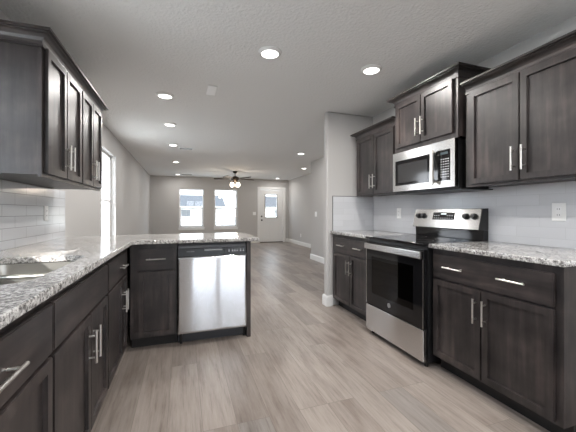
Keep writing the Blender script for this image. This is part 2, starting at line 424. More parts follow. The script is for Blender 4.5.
for p, q, u, w in ((gx0 - 0.025, gx0, gz0 - 0.025, gz1 + 0.025), (gx1, gx1 + 0.025, gz0 - 0.025, gz1 + 0.025), (gx0, gx1, gz0 - 0.025, gz0), (gx0, gx1, gz1, gz1 + 0.025)):
    box(bm, p, q, YF + 0.008, YF + 0.02, u, w, 0.003)
box(bm, gx0, gx1, YF + 0.03, YF + 0.04, 1.175, 1.195)
mesh('glass_frame', bm, plain('grey_glazing_bead', (0.22, 0.22, 0.22), 0.5), leaf)
bm = bm_new(); box(bm, gx0, gx1, YF + 0.044, YF + 0.048, gz0, gz1); mesh('pane', bm, PANE_DIM, leaf)
for z in (0.985, 0.845):
    bm = bm_new()
    cyl(bm, (2.80, YF + 0.019, z), (2.80, YF + 0.012, z), 0.03); cyl(bm, (2.80, YF + 0.012, z), (2.80, YF - 0.02, z), 0.011)
    if z < 0.9: bmesh.ops.create_uvsphere(bm, u_segments=16, v_segments=10, radius=0.028, matrix=Matrix.Translation((2.80, YF - 0.035, z)))
    else: box(bm, 2.794, 2.806, YF - 0.034, YF - 0.02, z - 0.02, z + 0.02, 0.003)
    mesh('door_knob' if z < 0.9 else 'deadbolt', bm, BLACK, leaf)
for z in (0.22, 0.96, 1.70):
    bm = bm_new(); cyl(bm, (x1 - 0.012, YF + 0.012, z - 0.05), (x1 - 0.012, YF + 0.012, z + 0.05), 0.007, seg=12); mesh('hinge', bm, BRONZE, d1)

# ------------------------------------------------------------------ cabinet builder
RUN = {}
def frame_R(X): return lambda a, b_, z: (X - b_, a, z)         # front looks to -x
def frame_L(X): return lambda a, b_, z: (X + b_, a, z)         # front looks to +x
def frame_P(Y): return lambda a, b_, z: (a, Y - b_, z)         # front looks to -y
def fbox(bm, F, a0, a1, b0, b1, z0, z1, bev=0.0):
    p = F(a0, b0, z0); q = F(a1, b1, z1)
    box(bm, p[0], q[0], p[1], q[1], p[2], q[2], bev)
def shaker(F, a0, a1, z0, z1, b0=0.001, th=0.02, stile=0.056, slab=False):
    bm = bm_new()
    fbox(bm, F, a0, a1, b0, b0 + th, z0, z1)
    nrm = (Vector(F(0, 1, 0)) - Vector(F(0, 0, 0))).normalized()
    bm.normal_update()
    es = list(bm.edges)
    if not slab:
        fr = max(bm.faces, key=lambda f: f.calc_center_median().dot(nrm) )
        bmesh.ops.inset_region(bm, faces=[fr], thickness=stile, depth=0)
        fr = [f for f in bm.faces if f.normal.dot(nrm) > 0.99]
        fr = min(fr, key=lambda f: max((v.co - f.calc_center_median()).length for v in f.verts) if len(f.verts) == 4 and abs((f.calc_center_median() - Vector(F((a0 + a1) / 2, b0 + th, (z0 + z1) / 2))).length) < 1e-4 else 1e9)
        bmesh.ops.inset_region(bm, faces=[fr], thickness=0.002, depth=-0.014)
    es = [e for e in es if e.is_valid]
    bmesh.ops.bevel(bm, geom=es, offset=0.0022 if not slab else 0.004, segments=2, affect='EDGES')
    return bm
def pull(F, a, z, b0, length=0.152, vertical=True, so=0.030, r=0.0058):
    bm = bm_new(); h = length / 2
    if vertical:
        cyl(bm, F(a, b0 + so, z - h), F(a, b0 + so, z + h), r, seg=14)
        for s in (-1, 1): cyl(bm, F(a, b0 - 0.001, z + s * h * 0.66), F(a, b0 + so, z + s * h * 0.66), r * 0.8, seg=12)
    else:
        cyl(bm, F(a - h, b0 + so, z), F(a + h, b0 + so, z), r, seg=14)
        for s in (-1, 1): cyl(bm, F(a + s * h * 0.66, b0 - 0.001, z), F(a + s * h * 0.66, b0 + so, z), r * 0.8, seg=12)
    return bm
def carcass(rt, F, a0, a1, depth, z0, z1, toe=True, open_top=True, name='carcass', skip_side=()):
    bm = bm_new(); t = 0.018; d = -depth
    zb = z0
    fbox(bm, F, a0, a0 + t, -0.019, d, zb, z1); fbox(bm, F, a1 - t, a1, -0.019, d, zb, z1)
    fbox(bm, F, a0 + t, a1 - t, -0.019, d, zb, zb + t); fbox(bm, F, a0 + t, a1 - t, d + 0.008, d, zb + t, z1)
    if not open_top: fbox(bm, F, a0 + t, a1 - t, -0.019, d + 0.008, z1 - t, z1)
    o = mesh(name, bm, WOOD, rt)
    if toe:
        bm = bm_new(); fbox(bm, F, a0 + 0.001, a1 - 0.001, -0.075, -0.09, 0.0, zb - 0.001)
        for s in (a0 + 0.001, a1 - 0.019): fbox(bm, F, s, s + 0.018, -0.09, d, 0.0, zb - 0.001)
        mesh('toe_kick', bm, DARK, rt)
    return o
def face_frame(rt, F, a0, a1, z0, z1, holes):
    bm = bm_new(); grid_wall(bm, a0, a1, z0, z1, holes, lambda p, q, u, w: fbox(bm, F, p, q, -0.0185, 0, u, w))
    return mesh('face_frame', bm, WOOD, rt)
def inset(r, d=0.014): return (r[0] + d, r[1] - d, r[2] + d, r[3] - d)
def fronts(rt, F, doors, drawers):
    for r, hs in doors:
        d = mesh('door', shaker(F, *r), WOOD, rt)
        for (a, z) in hs: mesh('handle', pull(F, a, z, 0.021), NICKEL, d)
    for r, hs in drawers:
        d = mesh('drawer_front', shaker(F, *r, slab=True), WOOD_H, rt)
        for (a, z) in hs: mesh('handle', pull(F, a, z, 0.021, vertical=False), NICKEL, d)
def base_cabinet(label, F, a0, a1, depth, doors, drawers, loc, group=None, hz=0.885):
    rt = root('base_cabinet', label, 'cabinet', loc, group)
    carcass(rt, F, a0, a1, depth, 0.10, hz)
    face_frame(rt, F, a0, a1, 0.10, hz, [inset(r) for r, _ in doors + drawers])
    fronts(rt, F, doors, drawers)
    return rt
CROWN = [(0.0, 0.0), (0.010, 0.0), (0.010, 0.010), (0.005, 0.014), (0.007, 0.032), (0.014, 0.046), (0.028, 0.056), (0.044, 0.060), (0.044, 0.066), (0.058, 0.068), (0.058, 0.082), (0.0, 0.082)]
def wall_cabinet(label, F, a0, a1, depth, z0, z1, doors, loc, crown, zc, name='wall_cabinet'):
    rt = root(name, label, 'cabinet', loc)
    carcass(rt, F, a0, a1, depth, z0 + 0.012, z1, toe=False, open_top=False)
    face_frame(rt, F, a0, a1, z0, z1, [inset(r) for r, _ in doors])
    fronts(rt, F, doors, [])
    bm = bm_new(); sweep(bm, crown, [(o, z + zc) for o, z in CROWN]); mesh('crown_moulding', bm, WOOD_H, rt)
    return rt

# ---- right run, lower
FR = frame_R(1.743); DR = XR - 1.743 - 0.002
DB, DT, WB, WT = 0.115, 0.668, 0.680, 0.847
base_cabinet('dark two-door base cabinet with one wide two-handled drawer right of the range', FR, 0.966, 1.787, DR,
    [((0.999, 1.385, DB, DT), [(1.358, 0.537)]), ((1.391, 1.766, DB, DT), [(1.420, 0.537)])],
    [((0.999, 1.766, WB, WT), [(1.577, 0.768), (1.193, 0.768)])], (1.743, 1.38, 0))
base_cabinet('dark two-door base cabinet between the range and the white wall end', FR, 2.575, 3.372, DR,
    [((2.60, 2.942, DB, DT), [(2.912, 0.537)]), ((2.950, 3.325, DB, DT), [(2.98, 0.537)])],
    [((2.60, 3.325, WB, WT), [(3.12, 0.765), (2.757, 0.765)])], (1.743, 2.97, 0))
# ---- left run, lower
FL = frame_L(-0.431); DL = -0.431 - XL - 0.002
base_cabinet('dark base cabinet nearest on the left, wide drawer over a single door', FL, 0.565, 1.224, DL,
    [((0.59, 1.219, DB, DT), [(0.622, 0.535)])],
    [((0.59, 1.219, WB, WT), [(0.890, 0.760)])], (-0.431, 0.9, 0))
base_cabinet('dark sink base cabinet with a plain false drawer front', FL, 1.226, 2.018, DL,
    [((1.232, 1.666, DB, DT), [(1.634, 0.525)]), ((1.673, 2.010, DB, DT), [(1.705, 0.525)])],
    [((1.232, 2.010, WB, WT), [])], (-0.431, 1.62, 0))
base_cabinet('dark corner base cabinet with drawer between sink cabinet and peninsula', FL, 2.020, 2.799, DL,
    [((2.030, 2.468, DB, DT), [(2.440, 0.512)]), ((2.476, 2.648, DB, DT), [(2.505, 0.512)])],
    [((2.030, 2.648, WB, WT), [(2.42, 0.765)])], (-0.431, 2.35, 0))
# ---- peninsula
FP = frame_P(2.801); DP = 0.58
base_cabinet('dark one-door base cabinet with drawer left of the dishwasher', FP, -0.411, -0.050, DP,
    [((-0.350, -0.073, DB, 0.655), [])], [((-0.350, -0.073, 0.669, 0.838), [(-0.2125, 0.758)])], (-0.23, 2.801, 0))
bm = bm_new(); box(bm, 0.555, 0.592, 2.785, 3.401, 0.0, 0.885, 0.002)
tag(mesh('end_panel', bm, WOOD, at=(0.573, 3.09, 0)), 'dark upright end panel closing the peninsula right of the dishwasher', 'panel')
bm = bm_new(); box(bm, XL + 0.003, 0.592, 3.403, 3.42, 0.0, 0.885)
tag(mesh('back_panel', bm, WOOD, at=(-0.2, 3.41, 0)), 'dark panel on the living room side of the peninsula', 'panel')

# ---- worktops
CT0, CT1 = 0.887, 0.918
def rounded(x0, x1, y0, y1, r, n=8):
    pts = []
    for cx, cy, s in ((x1 - r, y1 - r, 0), (x0 + r, y1 - r, 1), (x0 + r, y0 + r, 2), (x1 - r, y0 + r, 3)):
        for k in range(n + 1):
            t = math.pi / 2 * (s + k / n); pts.append((cx + r * math.cos(t), cy + r * math.sin(t)))
    return pts
SX0, SX1, SY0, SY1 = -0.905, -0.487, 1.215, 1.925
tag(flat_curve('worktop', [(XL + 0.001, 0.56), (-0.384, 0.56), (-0.384, 2.715), (0.652, 2.715), (0.652, 3.48), (XL + 0.001, 3.48)], [rounded(SX0, SX1, SY0, SY1, 0.095)], CT0, CT1, GRANITE, at=(-0.7, 2.0, CT0)),
    'speckled granite worktop running past the sink and along the peninsula', 'worktop')
tag(flat_curve('worktop', [(1.702, 0.945), (XR - 0.001, 0.945), (XR - 0.001, 1.788), (1.702, 1.788)], [], CT0, CT1, GRANITE, at=(2.0, 1.4, CT0)),
    'speckled granite worktop right of the range under the two-gang wall outlet', 'worktop')
tag(flat_curve('worktop', [(1.702, 2.566), (XR - 0.001, 2.566), (XR - 0.001, 3.373), (1.702, 3.373)], [], CT0, CT1, GRANITE, at=(2.0, 2.97, CT0)),
    'speckled granite worktop left of the range in the corner', 'worktop')

# ---- tile backsplashes
bm = bm_new(); grid_wall(bm, 0.56, 3.362, CT1 + 0.001, 1.342, [(0.70, 1.80, 1.15, 1.342)], lambda p, q, u, w: box(bm, XL + 0.001, XL + 0.009, p, q, u, w))
tag(mesh('tile_backsplash', bm, TILE_L), 'grey subway tile backsplash behind the sink worktop', 'backsplash')
bm = bm_new(); box(bm, XR - 0.009, XR - 0.001, 0.945, 3.364, CT1 + 0.001, 1.342)
tag(mesh('tile_backsplash', bm, TILE_R), 'pale subway tile backsplash running behind the range', 'backsplash')
bm = bm_new(); box(bm, 1.738, XR - 0.011, 3.366, 3.374, CT1 + 0.001, 1.342)
te = tag(mesh('tile_backsplash', bm, TILE_E), 'pale tile backsplash on the short end wall beside the corner wall cabinet', 'backsplash')
bm = bm_new(); box(bm, 1.732, 1.738, 3.363, 3.374, CT1 + 0.001, 1.348, 0.001); box(bm, 1.738, XR - 0.011, 3.363, 3.374, 1.342, 1.348, 0.001)
mesh('edge_trim', bm, plain('dark_metal_edge', (0.16, 0.16, 0.16), 0.4, 0.6), te)['label'] = 'dark thin metal edge trim'

# ---- wall cabinets
FU = frame_R(2.005); DU = XR - 2.005 - 0.002
UB, UT = 1.335, 2.045
wall_cabinet('dark two-door wall cabinet nearest on the right, over the worktop and outlet', FU, 0.955, 1.735, DU, UB, UT,
    [((0.985, 1.335, 1.352, 2.022), [(1.308, 1.488)]), ((1.342, 1.692, 1.352, 2.022), [(1.370, 1.488)])], (2.005, 1.34, UB),
    [(XR - 0.002, 0.955), (2.005, 0.955), (2.005, 1.735)], 2.025)
wall_cabinet('dark two-door wall cabinet in the corner left of the microwave', FU, 2.515, 3.252, DU, UB, UT,
    [((2.55, 2.884, 1.352, 2.005), [(2.858, 1.488)]), ((2.892, 3.212, 1.352, 2.005), [(2.92, 1.488)])], (2.005, 2.9, UB),
    [(2.005, 2.515), (2.005, 3.252), (XR - 0.002, 3.252)], 2.012)
FO = frame_R(1.965); DO = XR - 1.965 - 0.002
wall_cabinet('short dark two-door wall cabinet mounted higher, directly above the microwave', FO, 1.770, 2.490, DO, 1.718, 2.205,
    [((1.806, 2.132, 1.758, 2.172), [(2.104, 1.892)]), ((2.139, 2.456, 1.758, 2.172), [(2.166, 1.892)])], (1.965, 2.13, 1.718),
    [(XR - 0.002, 1.770), (1.965, 1.770), (1.965, 2.490), (XR - 0.002, 2.490)], 2.168)
FLU = frame_L(-0.700); DLU = -0.700 - XL - 0.002
wall_cabinet('dark four-door wall cabinet on the left above the sink worktop', FLU, 1.932, 3.125, DLU, UB, UT,
    [((1.958, 2.238, 1.355, 2.022), [(2.208, 1.482)]), ((2.246, 2.535, 1.355, 2.022), [(2.276, 1.482)]),
     ((2.560, 2.826, 1.355, 2.022), [(2.797, 1.482)]), ((2.834, 3.108, 1.355, 2.022), [(2.864, 1.482)])], (-0.700, 2.53, UB),
    [(XL + 0.002, 3.125), (-0.700, 3.125), (-0.700, 1.932), (XL + 0.002, 1.932)], 2.012)

# ---- sink: undermount double bowl
rt = root('kitchen_sink', 'stainless undermount double-bowl sink set in the granite worktop', 'sink', (-0.70, 1.57, 0.70))
def bowl(y0, y1, z0=0.70, z1=0.884):
    bm = bm_new(); rings = []
    x0, x1 = SX0 - 0.006, SX1 + 0.006
    for z, g, r in ((z1, 0, 0.088), (z0 + 0.05, 0.006, 0.085), (z0 + 0.015, 0.014, 0.08), (z0, 0.04, 0.07)):
        rings.append([bm.verts.new((x, y, z)) for x, y in rounded(x0 + g, x1 - g, y0 + g, y1 - g, r)])
    n = len(rings[0])
    for a, c in zip(rings, rings[1:]):
        for k in range(n): bm.faces.new((a[k], a[(k + 1) % n], c[(k + 1) % n], c[k]))
    bm.faces.new(rings[-1])
    return bm
YD = 1.60
for y0, y1 in ((SY0 - 0.006, YD - 0.008), (YD + 0.008, SY1 + 0.006)):
    o = mesh('bowl', bowl(y0, y1), SINK, rt, smooth=True)
    bm = bm_new(); lathe(bm, [(0.001, 0.7015), (0.04, 0.7015), (0.044, 0.704), (0.05, 0.7025)], -0.70, (y0 + y1) / 2, 24); mesh('drain', bm, NICKEL, o, smooth=True)
bm = bm_new(); box(bm, SX0 - 0.004, SX1 + 0.004, YD - 0.010, YD + 0.010, 0.862, 0.880, 0.004, 2); mesh('divider', bm, SINK, rt)

# ---- dishwasher
rt = root('dishwasher', 'stainless front dishwasher with a black control strip built into the peninsula', 'dishwasher', (0.24, 2.8, 0))
dx0, dx1 = -0.046, 0.551
bm = bm_new(); box(bm, dx0 + 0.004, dx1 - 0.004, 2.82, 3.26, 0.11, 0.872); mesh('body', bm, BLACK, rt)
bm = bm_new(); nx, nz = 40, 40
# pressed sheet: slightly bowed, so what it mirrors bends
sx0, sx1, sz0, sz1 = dx0 + 0.004, dx1 - 0.004, 0.112, 0.7635
def bow(x, z):
    u = (x - sx0) / (sx1 - sx0); w = (z - sz0) / (sz1 - sz0)
    return 0.0022 * (1 - u) ** 2 * math.sin(math.pi * w) - 0.0028 * u * (1 - u) * math.cos(2 * math.pi * w) * math.sin(math.pi * w)
fv = [[bm.verts.new((sx0 + (sx1 - sx0) * i / nx, 2.782 - bow(sx0 + (sx1 - sx0) * i / nx, sz0 + (sz1 - sz0) * j / nz), sz0 + (sz1 - sz0) * j / nz)) for i in range(nx + 1)] for j in range(nz + 1)]
for j in range(nz):
    for i in range(nx): bm.faces.new((fv[j][i], fv[j][i + 1], fv[j + 1][i + 1], fv[j + 1][i]))
dpn = mesh('door_panel', bm, DWSTEEL, rt, smooth=True)
md = dpn.modifiers.new('sheet', 'SOLIDIFY'); md.thickness = 0.03; md.offset = -1.0
bm = bm_new(); px0, px1, pz0, pz1 = 0.148, 0.353, 0.779, 0.822
grid_wall(bm, dx0 + 0.004, dx1 - 0.004, 0.7665, 0.832, [(px0, px1, pz0, pz1)], lambda p, q, u, w: box(bm, p, q, 2.776, 2.818, u, w))
box(bm, px0, px1, 2.805, 2.818, pz0, pz1)
cp = mesh('control_strip', bm, plain('dark_control_plastic', (0.03, 0.032, 0.036), 0.25), rt)
bm = bm_new(); box(bm, px0 + 0.03, px1 - 0.02, 2.770, 2.790, 0.811, 0.820, 0.003); mesh('pocket_handle', bm, plain('grey_handle_lip', (0.45, 0.45, 0.46), 0.3), cp)
bm = bm_new()
for k, x in enumerate((0.392, 0.423, 0.444, 0.465, 0.496, 0.522)):
    cyl(bm, (x, 2.776, 0.800), (x, 2.775, 0.800), 0.0055, seg=14)
    box(bm, x - 0.006, x + 0.006, 2.775, 2.776, 0.8115, 0.8145)
mesh('buttons', bm, MARK, cp)
bm = bm_new()
for k in range(6): box(bm, 0.03 + k * 0.011, 0.038 + k * 0.011, 2.775, 2.776, 0.803, 0.8115)
mesh('maker_mark', bm, plain('dim_grey_print', (0.16, 0.16, 0.17), 0.5), cp)
bm = bm_new(); box(bm, dx0 + 0.004, dx1 - 0.004, 2.788, 2.818, 0.8365, 0.856); mesh('top_rail', bm, plain('grey_rail', (0.11, 0.11, 0.12), 0.35), rt)
bm = bm_new(); box(bm, dx0 + 0.006, dx1 + 0.002, 2.845, 2.86, 0.008, 0.098); mesh('toe_plate', bm, plain('slate_toe_plate', (0.03, 0.033, 0.04), 0.4), rt)
for x in (dx0 + 0.03, dx1 - 0.01):
    bm = bm_new(); cyl(bm, (x, 2.84, 0.0), (x, 2.84, 0.11), 0.012, seg=12); mesh('foot', bm, BLACK, rt)

# ---- range
rt = root('range', 'freestanding stainless and black electric range between the right-hand worktops', 'range', (1.98, 2.17, 0))
ry0, ry1 = 1.791, 2.532
bm = bm_new()
box(bm, 1.70, 2.29, ry0, ry0 + 0.015, 0.04, 0.895); box(bm, 1.70, 2.29, ry1 - 0.015, ry1, 0.04, 0.895)
box(bm, 2.275, 2.29, ry0 + 0.015, ry1 - 0.015, 0.04, 0.895); box(bm, 1.70, 2.275, ry0 + 0.015, ry1 - 0.015, 0.04, 0.30)
box(bm, 1.70, 2.275, ry0 + 0.015, ry1 - 0.015, 0.855, 0.895)
box(bm, 1.70, 2.275, ry0 + 0.015, ry0 + 0.07, 0.30, 0.855); box(bm, 1.70, 2.275, ry1 - 0.07, ry1 - 0.015, 0.30, 0.855)
mesh('body', bm, BLACK, rt)
bm = bm_new(); box(bm, 1.655, 2.225, ry0 - 0.001, ry1 + 0.001, 0.898, 0.920, 0.004, 2); ck = mesh('cooktop', bm, GLOSS, rt)
for (x, y, r) in ((1.82, 2.0, 0.10), (1.82, 2.35, 0.085), (2.08, 2.0, 0.075), (2.08, 2.35, 0.10)):
    bm = bm_new(); lathe(bm, [(r - 0.002, 0.9203), (r - 0.002, 0.9207), (r, 0.9207), (r, 0.9203)], x, y, 40); mesh('burner_ring', bm, plain('grey_burner_print', (0.1, 0.1, 0.1), 0.3), ck)
bm = bm_new(); box(bm, 1.658, 1.69, ry0 + 0.002, ry1 - 0.002, 0.048, 0.282, 0.004, 2); mesh('storage_drawer', bm, STEEL, rt)
# oven door: black glass round a see-through window
oy0, oy1, oz0, oz1 = 1.90, 2.44, 0.40, 0.74
bm = bm_new(); grid_wall(bm, ry0 + 0.003, ry1 - 0.003, 0.292, 0.80, [(oy0, oy1, oz0, oz1)], lambda p, q, u, w: box(bm, 1.662, 1.695, p, q, u, w))
dr = mesh('oven_door', bm, GLOSS, rt)
bm = bm_new(); box(bm, 1.664, 1.668, oy0, oy1, oz0, oz1); mesh('oven_window', bm, OVEN_GLASS, dr)
bm = bm_new()
box(bm, 1.662, 1.695, ry0 + 0.003, ry1 - 0.003, 0.802, 0.872, 0.003); mesh('door_top_trim', bm, GLOSS, dr)
bm = bm_new()
box(bm, 1.628, 1.648, ry0 + 0.002, ry1 - 0.016, 0.806, 0.860, 0.006, 3)
for y in (ry0 + 0.03, ry1 - 0.05): box(bm, 1.648, 1.6615, y, y + 0.022, 0.815, 0.848, 0.003)
mesh('handle', bm, STEEL, dr)
for y in (ry0 + 0.0035, ry1 - 0.0075):
    bm = bm_new(); box(bm, 1.659, 1.6615, y, y + 0.004, 0.292, 0.80); mesh('door_edge_trim', bm, NICKEL, dr)
bm = bm_new(); cyl(bm, (1.6618, 2.19, 0.352), (1.6595, 2.19, 0.352), 0.019, seg=28); bd = mesh('badge', bm, plain('silver_badge', (0.6, 0.6, 0.62), 0.3, 0.6), dr); bd['label'] = 'small round silver badge'
bm = bm_new(); lathe_pts = 24
for k in range(lathe_pts):
    t0 = 2 * math.pi * k / lathe_pts; y = 2.19 + 0.0145 * math.cos(t0); z = 0.352 + 0.0145 * math.sin(t0)
    cyl(bm, (1.6590, y, z), (1.6596, y, z), 0.0016, seg=6)
for (y0, y1, z0, z1) in ((2.1925, 2.1995, 0.356, 0.358), (2.1975, 2.1995, 0.347, 0.358), (2.1925, 2.1995, 0.346, 0.348), (2.1925, 2.1945, 0.346, 0.352), (2.185, 2.187, 0.346, 0.358), (2.1805, 2.187, 0.356, 0.358), (2.1815, 2.187, 0.351, 0.353), (2.1805, 2.187, 0.346, 0.348)):
    box(bm, 1.6588, 1.6596, y0, y1, z0, z1)
mesh('monogram', bm, SLOT, bd)
for z in (0.50, 0.62):
    bm = bm_new()
    for k in range(13):
        y = oy0 - 0.02 + k * (oy1 - oy0 + 0.04) / 12; cyl(bm, (1.72, y, z), (2.22, y, z), 0.0025, seg=6)
    for x in (1.72, 1.95, 2.22): cyl(bm, (x, oy0 - 0.03, z), (x, oy1 + 0.03, z), 0.004, seg=8)
    mesh('oven_rack', bm, NICKEL, rt)
# raked control panel
def raked(bm, y0, y1, pts):
    a = [bm.verts.new((x, y0, z)) for x, z in pts]; c = [bm.verts.new((x, y1, z)) for x, z in pts]; n = len(pts)
    for k in range(n): bm.faces.new((a[k], a[(k + 1) % n], c[(k + 1) % n], c[k]))
    bm.faces.new(a); bm.faces.new(list(reversed(c)))
bm = bm_new(); raked(bm, ry0, ry1, [(2.252, 0.898), (2.248, 1.004), (2.305, 1.004), (2.305, 0.898)]); mesh('back_riser', bm, GLOSS, rt)
PB, PT, zb, zt = 2.205, 2.243, 1.006, 1.178
bm = bm_new(); raked(bm, ry0 + 0.006, ry1 - 0.002, [(PB, zb), (PT, zt), (2.305, zt), (2.305, zb)])
bmesh.ops.bevel(bm, geom=[e for e in bm.edges], offset=0.003, segments=1, affect='EDGES'); pn = mesh('control_panel', bm, STEEL, rt)
bm = bm_new(); raked(bm, ry0, ry0 + 0.005, [(PB, zb), (PT, zt), (2.305, zt), (2.305, zb)]); mesh('panel_end_cap', bm, BLACK, rt)
nrm = Vector((-(zt - zb), 0, PT - PB)).normalized()
def on_panel(y, z, out): x = PB + (PT - PB) * (z - zb) / (zt - zb); return Vector((x, y, z)) + nrm * out
for y in (2.462, 2.400, 1.925, 1.850):
    bm = bm_new(); cyl(bm, on_panel(y, 1.112, 0), on_panel(y, 1.112, 0.012), 0.027, 0.024, seg=24); cyl(bm, on_panel(y, 1.112, 0.012), on_panel(y, 1.112, 0.028), 0.021, 0.018, seg=24)
    u = (on_panel(y, 1.12, 0) - on_panel(y, 1.11, 0)).normalized()
    k = mesh('knob', bm, BLACK, pn)
    bm = bm_new(); cyl(bm, on_panel(y, 1.118, 0.0285), on_panel(y, 1.126, 0.0285), 0.0018, seg=8); mesh('pointer', bm, MARK, k)
bm = bm_new()
def pan_box(bm, y0, y1, z0, z1, o0, o1):
    vs = [bm.verts.new(on_panel(y, z, o)) for o in (o0, o1) for (y, z) in ((y0, z0), (y1, z0), (y1, z1), (y0, z1))]
    for f in ((0, 1, 2, 3), (7, 6, 5, 4), (0, 4, 5, 1), (1, 5, 6, 2), (2, 6, 7, 3), (3, 7, 4, 0)): bm.faces.new([vs[k] for k in f])
pan_box(bm, 2.045, 2.282, 1.080, 1.146, 0.0, 0.003); ds = mesh('display', bm, GLOSS, pn)
bm = bm_new()
for r in range(2):
    for k in range(9):
        if r == 1 and 3 <= k <= 5: continue
        pan_box(bm, 2.058 + k * 0.0245, 2.072 + k * 0.0245, 1.090 + r * 0.022, 1.098 + r * 0.022, 0.0031, 0.0038)
mesh('keys', bm, MARK, ds)
bm = bm_new(); pan_box(bm, 2.13, 2.19, 1.126, 1.139, 0.0031, 0.0038); mesh('clock_window', bm, LCD, ds)
for x in (1.72, 2.24):
    for y in (ry0 + 0.035, ry1 - 0.035):
        bm = bm_new(); cyl(bm, (x, y, 0.0), (x, y, 0.042), 0.014, seg=14); mesh('foot', bm, BLACK, rt)

# ---- microwave over the range
rt = root('microwave', 'stainless over-the-range microwave hung under the short wall cabinet', 'microwave', (2.13, 2.14, 1.33))
my0, my1, mz0, mz1 = 1.785, 2.508, 1.333, 1.714
bm = bm_new(); box(bm, 1.985, 2.309, my0 + 0.004, my1 - 0.004, mz0 + 0.002, mz1, 0.003); mesh('body', bm, BLACK, rt)
bm = bm_new(); box(bm, 1.975, 2.309, 1.752, my1, mz0 - 0.010, mz0 - 0.001, 0.003); mesh('underside_vent', bm, BLACK, rt)
wy0, wy1, wz0, wz1 = 2.036, 2.472, 1.400, 1.636
py0, py1 = 1.826, 2.000
bm = bm_new(); grid_wall(bm, my0, my1, mz0 + 0.013, mz1, [(wy0, wy1, wz0, wz1), (py0, py1, 1.398, 1.642)], lambda p, q, u, w: box(bm, 1.950, 1.984, p, q, u, w))
fd = mesh('front', bm, STEEL, rt)
bm = bm_new(); box(bm, 1.955, 1.975, wy0, wy1, wz0, wz1); wd = mesh('door_window', bm, GLOSS, fd)
bm = bm_new(); box(bm, 1.9535, 1.9552, wy0 + 0.03, wy1 - 0.03, wz0 + 0.025, wz1 - 0.035); mesh('screen', bm, MW_GLASS, wd)
bm = bm_new(); box(bm, 1.9535, 1.975, py0, py1, 1.398, 1.642); kp = mesh('control_panel', bm, GLOSS, fd)
bm = bm_new()
for r in range(8):
    for c in range(4):
        y = 1.842 + c * 0.023; z = 1.425 + r * 0.020
        box(bm, 1.9522, 1.9537, y, y + 0.012, z, z + 0.007)
mesh('keys', bm, MARK, kp)
bm = bm_new(); box(bm, 1.9522, 1.9537, 1.85, 1.925, 1.605, 1.625); mesh('clock_window', bm, plain('dim_display', (0.05, 0.07, 0.08), 0.2), kp)
bm = bm_new(); box(bm, 1.902, 1.922, 1.955, 1.988, 1.368, 1.655, 0.006, 3)
for z in (1.385, 1.615): box(bm, 1.922, 1.9495, 1.963, 1.980, z, z + 0.025, 0.003)
mesh('handle', bm, NICKEL, fd)
bm = bm_new(); box(bm, 1.9494, 1.9502, 2.0175, 2.0185, mz0 + 0.014, 1.397); mesh('door_gap', bm, SLOT, fd)

# ------------------------------------------------------------------ ceiling fittings
proto = root('recessed_light', 'x', 'ceiling light', (0, 0, CE), 'recessed ceiling lights')
bm = bm_new(); lathe(bm, [(0.072, CE - 0.0005), (0.090, CE - 0.0005), (0.090, CE - 0.004), (0.084, CE - 0.008), (0.072, CE - 0.018), (0.066, CE - 0.020), (0.064, CE - 0.017)], 0, 0, 40)
mesh('trim_ring', bm, PLATE, proto, smooth=True)
bm = bm_new(); lathe(bm, [(0.064, CE - 0.016), (0.05, CE - 0.0175), (0.0, CE - 0.018)], 0, 0, 36); mesh('lens', bm, LENS, proto)
def lamp(x, y):
    l = bpy.data.lights.new('downlight', 'AREA'); l.shape = 'DISK'; l.size = 0.12; l.energy = CAN_POWER * (1.0 if y < 5 else 0.5); l.color = (1.0, 0.965, 0.925)
    o = bpy.data.objects.new('downlight', l); COL.objects.link(o); o.location = (x, y, CE - 0.024)
CANS = [(0.633, 2.27, 'recessed ceiling light over the kitchen aisle, left of the two nearest'),
        (1.532, 2.257, 'recessed ceiling light in front of the short wall cabinet, nearest the right wall'),
        (-0.178, 3.46, 'recessed ceiling light nearest on the left row, largest of that row'),
        (-0.172, 4.58, 'recessed ceiling light second along the left row'),
        (-0.172, 5.95, 'recessed ceiling light third along the left row, beside the ceiling register'),
        (-0.166, 7.94, 'recessed ceiling light fourth along the left row beyond the register'),
        (-0.160, 10.55, 'recessed ceiling light last of the left row, near the far windows'),
        (2.327, 5.946, 'recessed ceiling light ahead of the kitchen end wall, nearer of the two there'),
        (3.199, 7.946, 'recessed ceiling light by the living room wall corner, farther of the two there'),
        (3.240, 10.60, 'recessed ceiling light in front of the entry door'),
        (0.633, 0.55, 'unseen recessed light added as fill over the camera end of the aisle'),  # these last four are unseen, added to fill the near end
        (1.532, 0.55, 'unseen recessed light added as fill over the right camera end'),
        (0.633, -1.2, 'unseen recessed light added as fill behind the camera, left'),
        (1.532, -1.2, 'unseen recessed light added as fill behind the camera, right')]
for k, (x, y, lab) in enumerate(CANS):
    o = proto if k == 0 else copy_tree(proto)
    o.location = (x, y, CE); o['label'] = lab; lamp(x, y)

